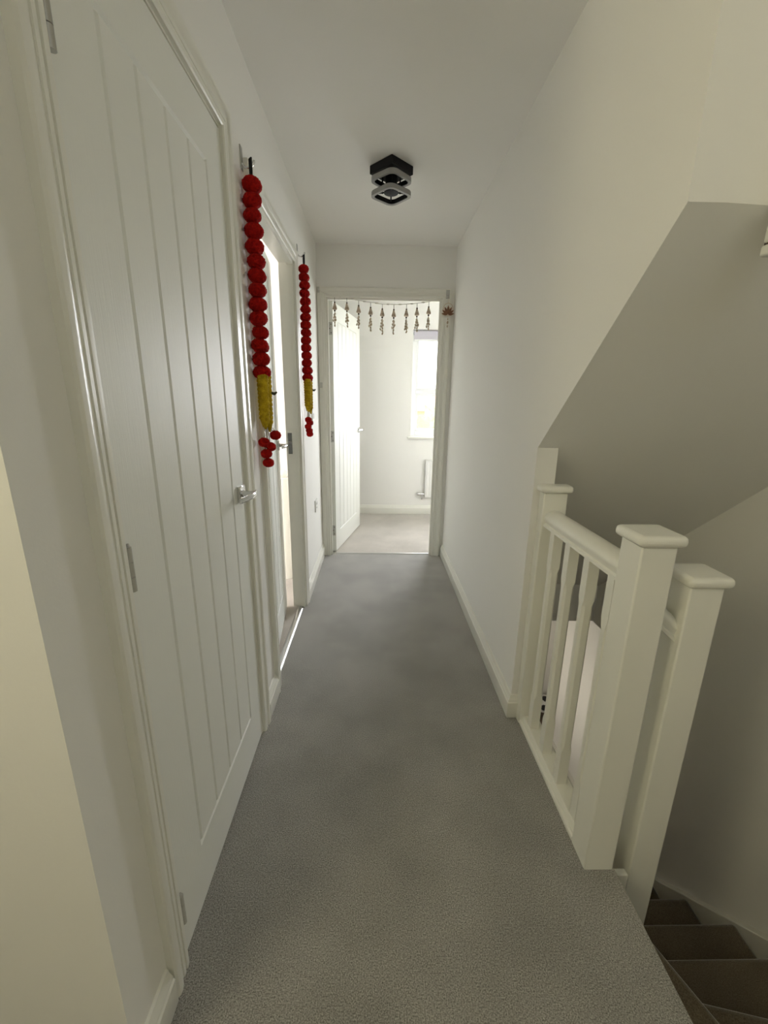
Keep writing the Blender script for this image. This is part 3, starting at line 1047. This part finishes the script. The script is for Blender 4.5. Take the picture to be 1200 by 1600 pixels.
for i, (x, z) in enumerate(zip(PX, PZ)):
    rnd = random.Random(40 + i)
    bm = NB()
    tube(bm, [(0, 0, 0.006), (0, 0, -0.030)], 0.0016, 6)
    lathe(bm, [(0.002, -0.022), (0.0055, -0.026), (0.0055, -0.034), (0.002, -0.038)], 10)
    pen = link('pendant', bm, 'darkbead', tor, 0, 60)
    pen.location = (x, 0, z - 2.0)
    c = link('shell_cone', cone_mesh(), 'shell', pen, 0, 180)
    c.location = (0, 0, -0.052)
    bm = NB()
    ball(bm, (0, 0, -0.084), 0.0065, 2)
    link('bead', bm, 'darkbead', pen, 0, 180)
    for q in range(3):
        bm = NB()
        x_, y_, zz = rnd.uniform(-0.003, 0.003), rnd.uniform(-0.003, 0.003), -0.094
        length = (0.07, 0.095, 0.055)[q] + rnd.uniform(-0.008, 0.01)
        sx_ = (-0.011, 0.002, 0.010)[q] + rnd.uniform(-0.003, 0.003)
        n_ = int(length / 0.017)
        tube(bm, [(0, 0, -0.086), (sx_, y_, zz - length)], 0.0009, 5)
        for k in range(n_):
            t = (k + 0.7) / n_
            c_ = Vector((sx_ * t, y_ * t - 0.002, zz - length * t))
            bmesh.ops.create_icosphere(bm, subdivisions=2, radius=0.0088, matrix=Matrix.Translation(c_) @ Matrix.Rotation(rnd.uniform(-0.5, 0.5), 4, 'Y') @ Matrix.Diagonal((0.66, 0.45, 1.15, 1)))
        link('shell_strand', bm, 'pearl', pen, 0, 180)

# lotus ornament on the right of the far door frame
lo = thing('lotus_ornament', (0.521, 3.338, 1.918), 'small dark wooden lotus cutout hanging on the right of the far door frame', 'ornament')


def petal(ang, L_, w, depth, bm, base=(0, -0.03)):
    pts = []
    for k in range(9):
        t = k / 8
        pts.append((w * math.sin(math.pi * t ** 0.85), L_ * t))
    out = pts + [(-a, b) for a, b in pts[-2:0:-1]]
    ca, sa = math.cos(ang), math.sin(ang)
    poly = [(base[0] + a * ca + b * sa, base[1] - a * sa + b * ca) for a, b in out]
    prism(bm, poly, 'y', depth, depth + 0.003)


for i, (a, L_, w) in enumerate(((0, 0.066, 0.013), (26, 0.062, 0.011), (-26, 0.062, 0.011), (52, 0.056, 0.0105), (-52, 0.056, 0.0105), (78, 0.050, 0.009), (-78, 0.050, 0.009))):
    bm = NB()
    petal(R(a), L_, w, 0.0 + 0.0012 * i, bm)
    pt = link('petal', bm, 'palewood', lo)
    bm = NB()
    petal(R(a), L_ * 0.86, w * 0.72, -0.0035 + 0.0012 * i, bm, (math.sin(R(a)) * 0.004, -0.03 + math.cos(R(a)) * 0.004))
    link('petal_face', bm, 'wood', pt)
bm = NB()
rings = []
tube(bm, [(0.035 * math.cos(R(a)), 0.003, 0.012 + 0.036 * math.sin(R(a))) for a in range(-20, 201, 10)], 0.0018, 8)
tube(bm, [(0, 0.002, 0.046), (0.001, 0.0, 0.075), (-0.003, -0.010, 0.092)], 0.0009, 6)
tube(bm, [(0, 0.001, -0.03), (0, 0.001, -0.12)], 0.0009, 6)
link('hanging_loop', bm, 'palewood', lo, 0, 180)
for z, r in ((-0.058, 0.006), (-0.082, 0.009), (-0.108, 0.007)):
    bm = NB()
    ball(bm, (0, 0.001, z), r, 2, (0.8, 0.8, 1.2))
    link('bead', bm, 'pearl', lo, 0, 180)

# ------------------------------------------------------------------ switch, socket, post in the side room
sw = thing('light_switch', (LX, 2.985, 1.166), 'white light switch on the left wall past the far garland', 'light switch')
boxobj('plate', (0, 0.009, -0.043, 0.043, -0.043, 0.043), 'plastic', sw, 0.003)
boxobj('rocker', (0.008, 0.013, -0.011, 0.011, -0.018, 0.018), 'plastic', sw, 0.002)
sk = thing('power_socket', (LX, 3.01, 0.523), 'white power socket low on the left wall before the far doorway', 'power socket')
boxobj('plate', (0, 0.009, -0.043, 0.043, -0.043, 0.043), 'plastic', sk, 0.003)
boxobj('rocker', (0.008, 0.012, 0.012, 0.026, 0.008, 0.026), 'plastic', sk, 0.001)
bm = NB()
box(bm, 0.0085, 0.0098, -0.004, 0.004, 0.006, 0.018)
box(bm, 0.0085, 0.0098, -0.015, -0.007, -0.018, -0.012)
box(bm, 0.0085, 0.0098, 0.007, 0.015, -0.018, -0.012)
link('pin_hole', bm, 'darkbead', sk)

po = thing('rounded_post', (-0.640, 2.90, 0), 'white rounded post glimpsed through the gap of the ajar door', 'post')
bm = NB()
lathe(bm, [(0.034, 0), (0.034, 0.745), (0.028, 0.752)], 24)
link('post', bm, 'gloss', po, 0, 40)
bm = NB()
ball(bm, (0, 0, 0.775), 0.03, 3, (1, 1, 0.9))
link('knob', bm, 'gloss', po, 0, 180)
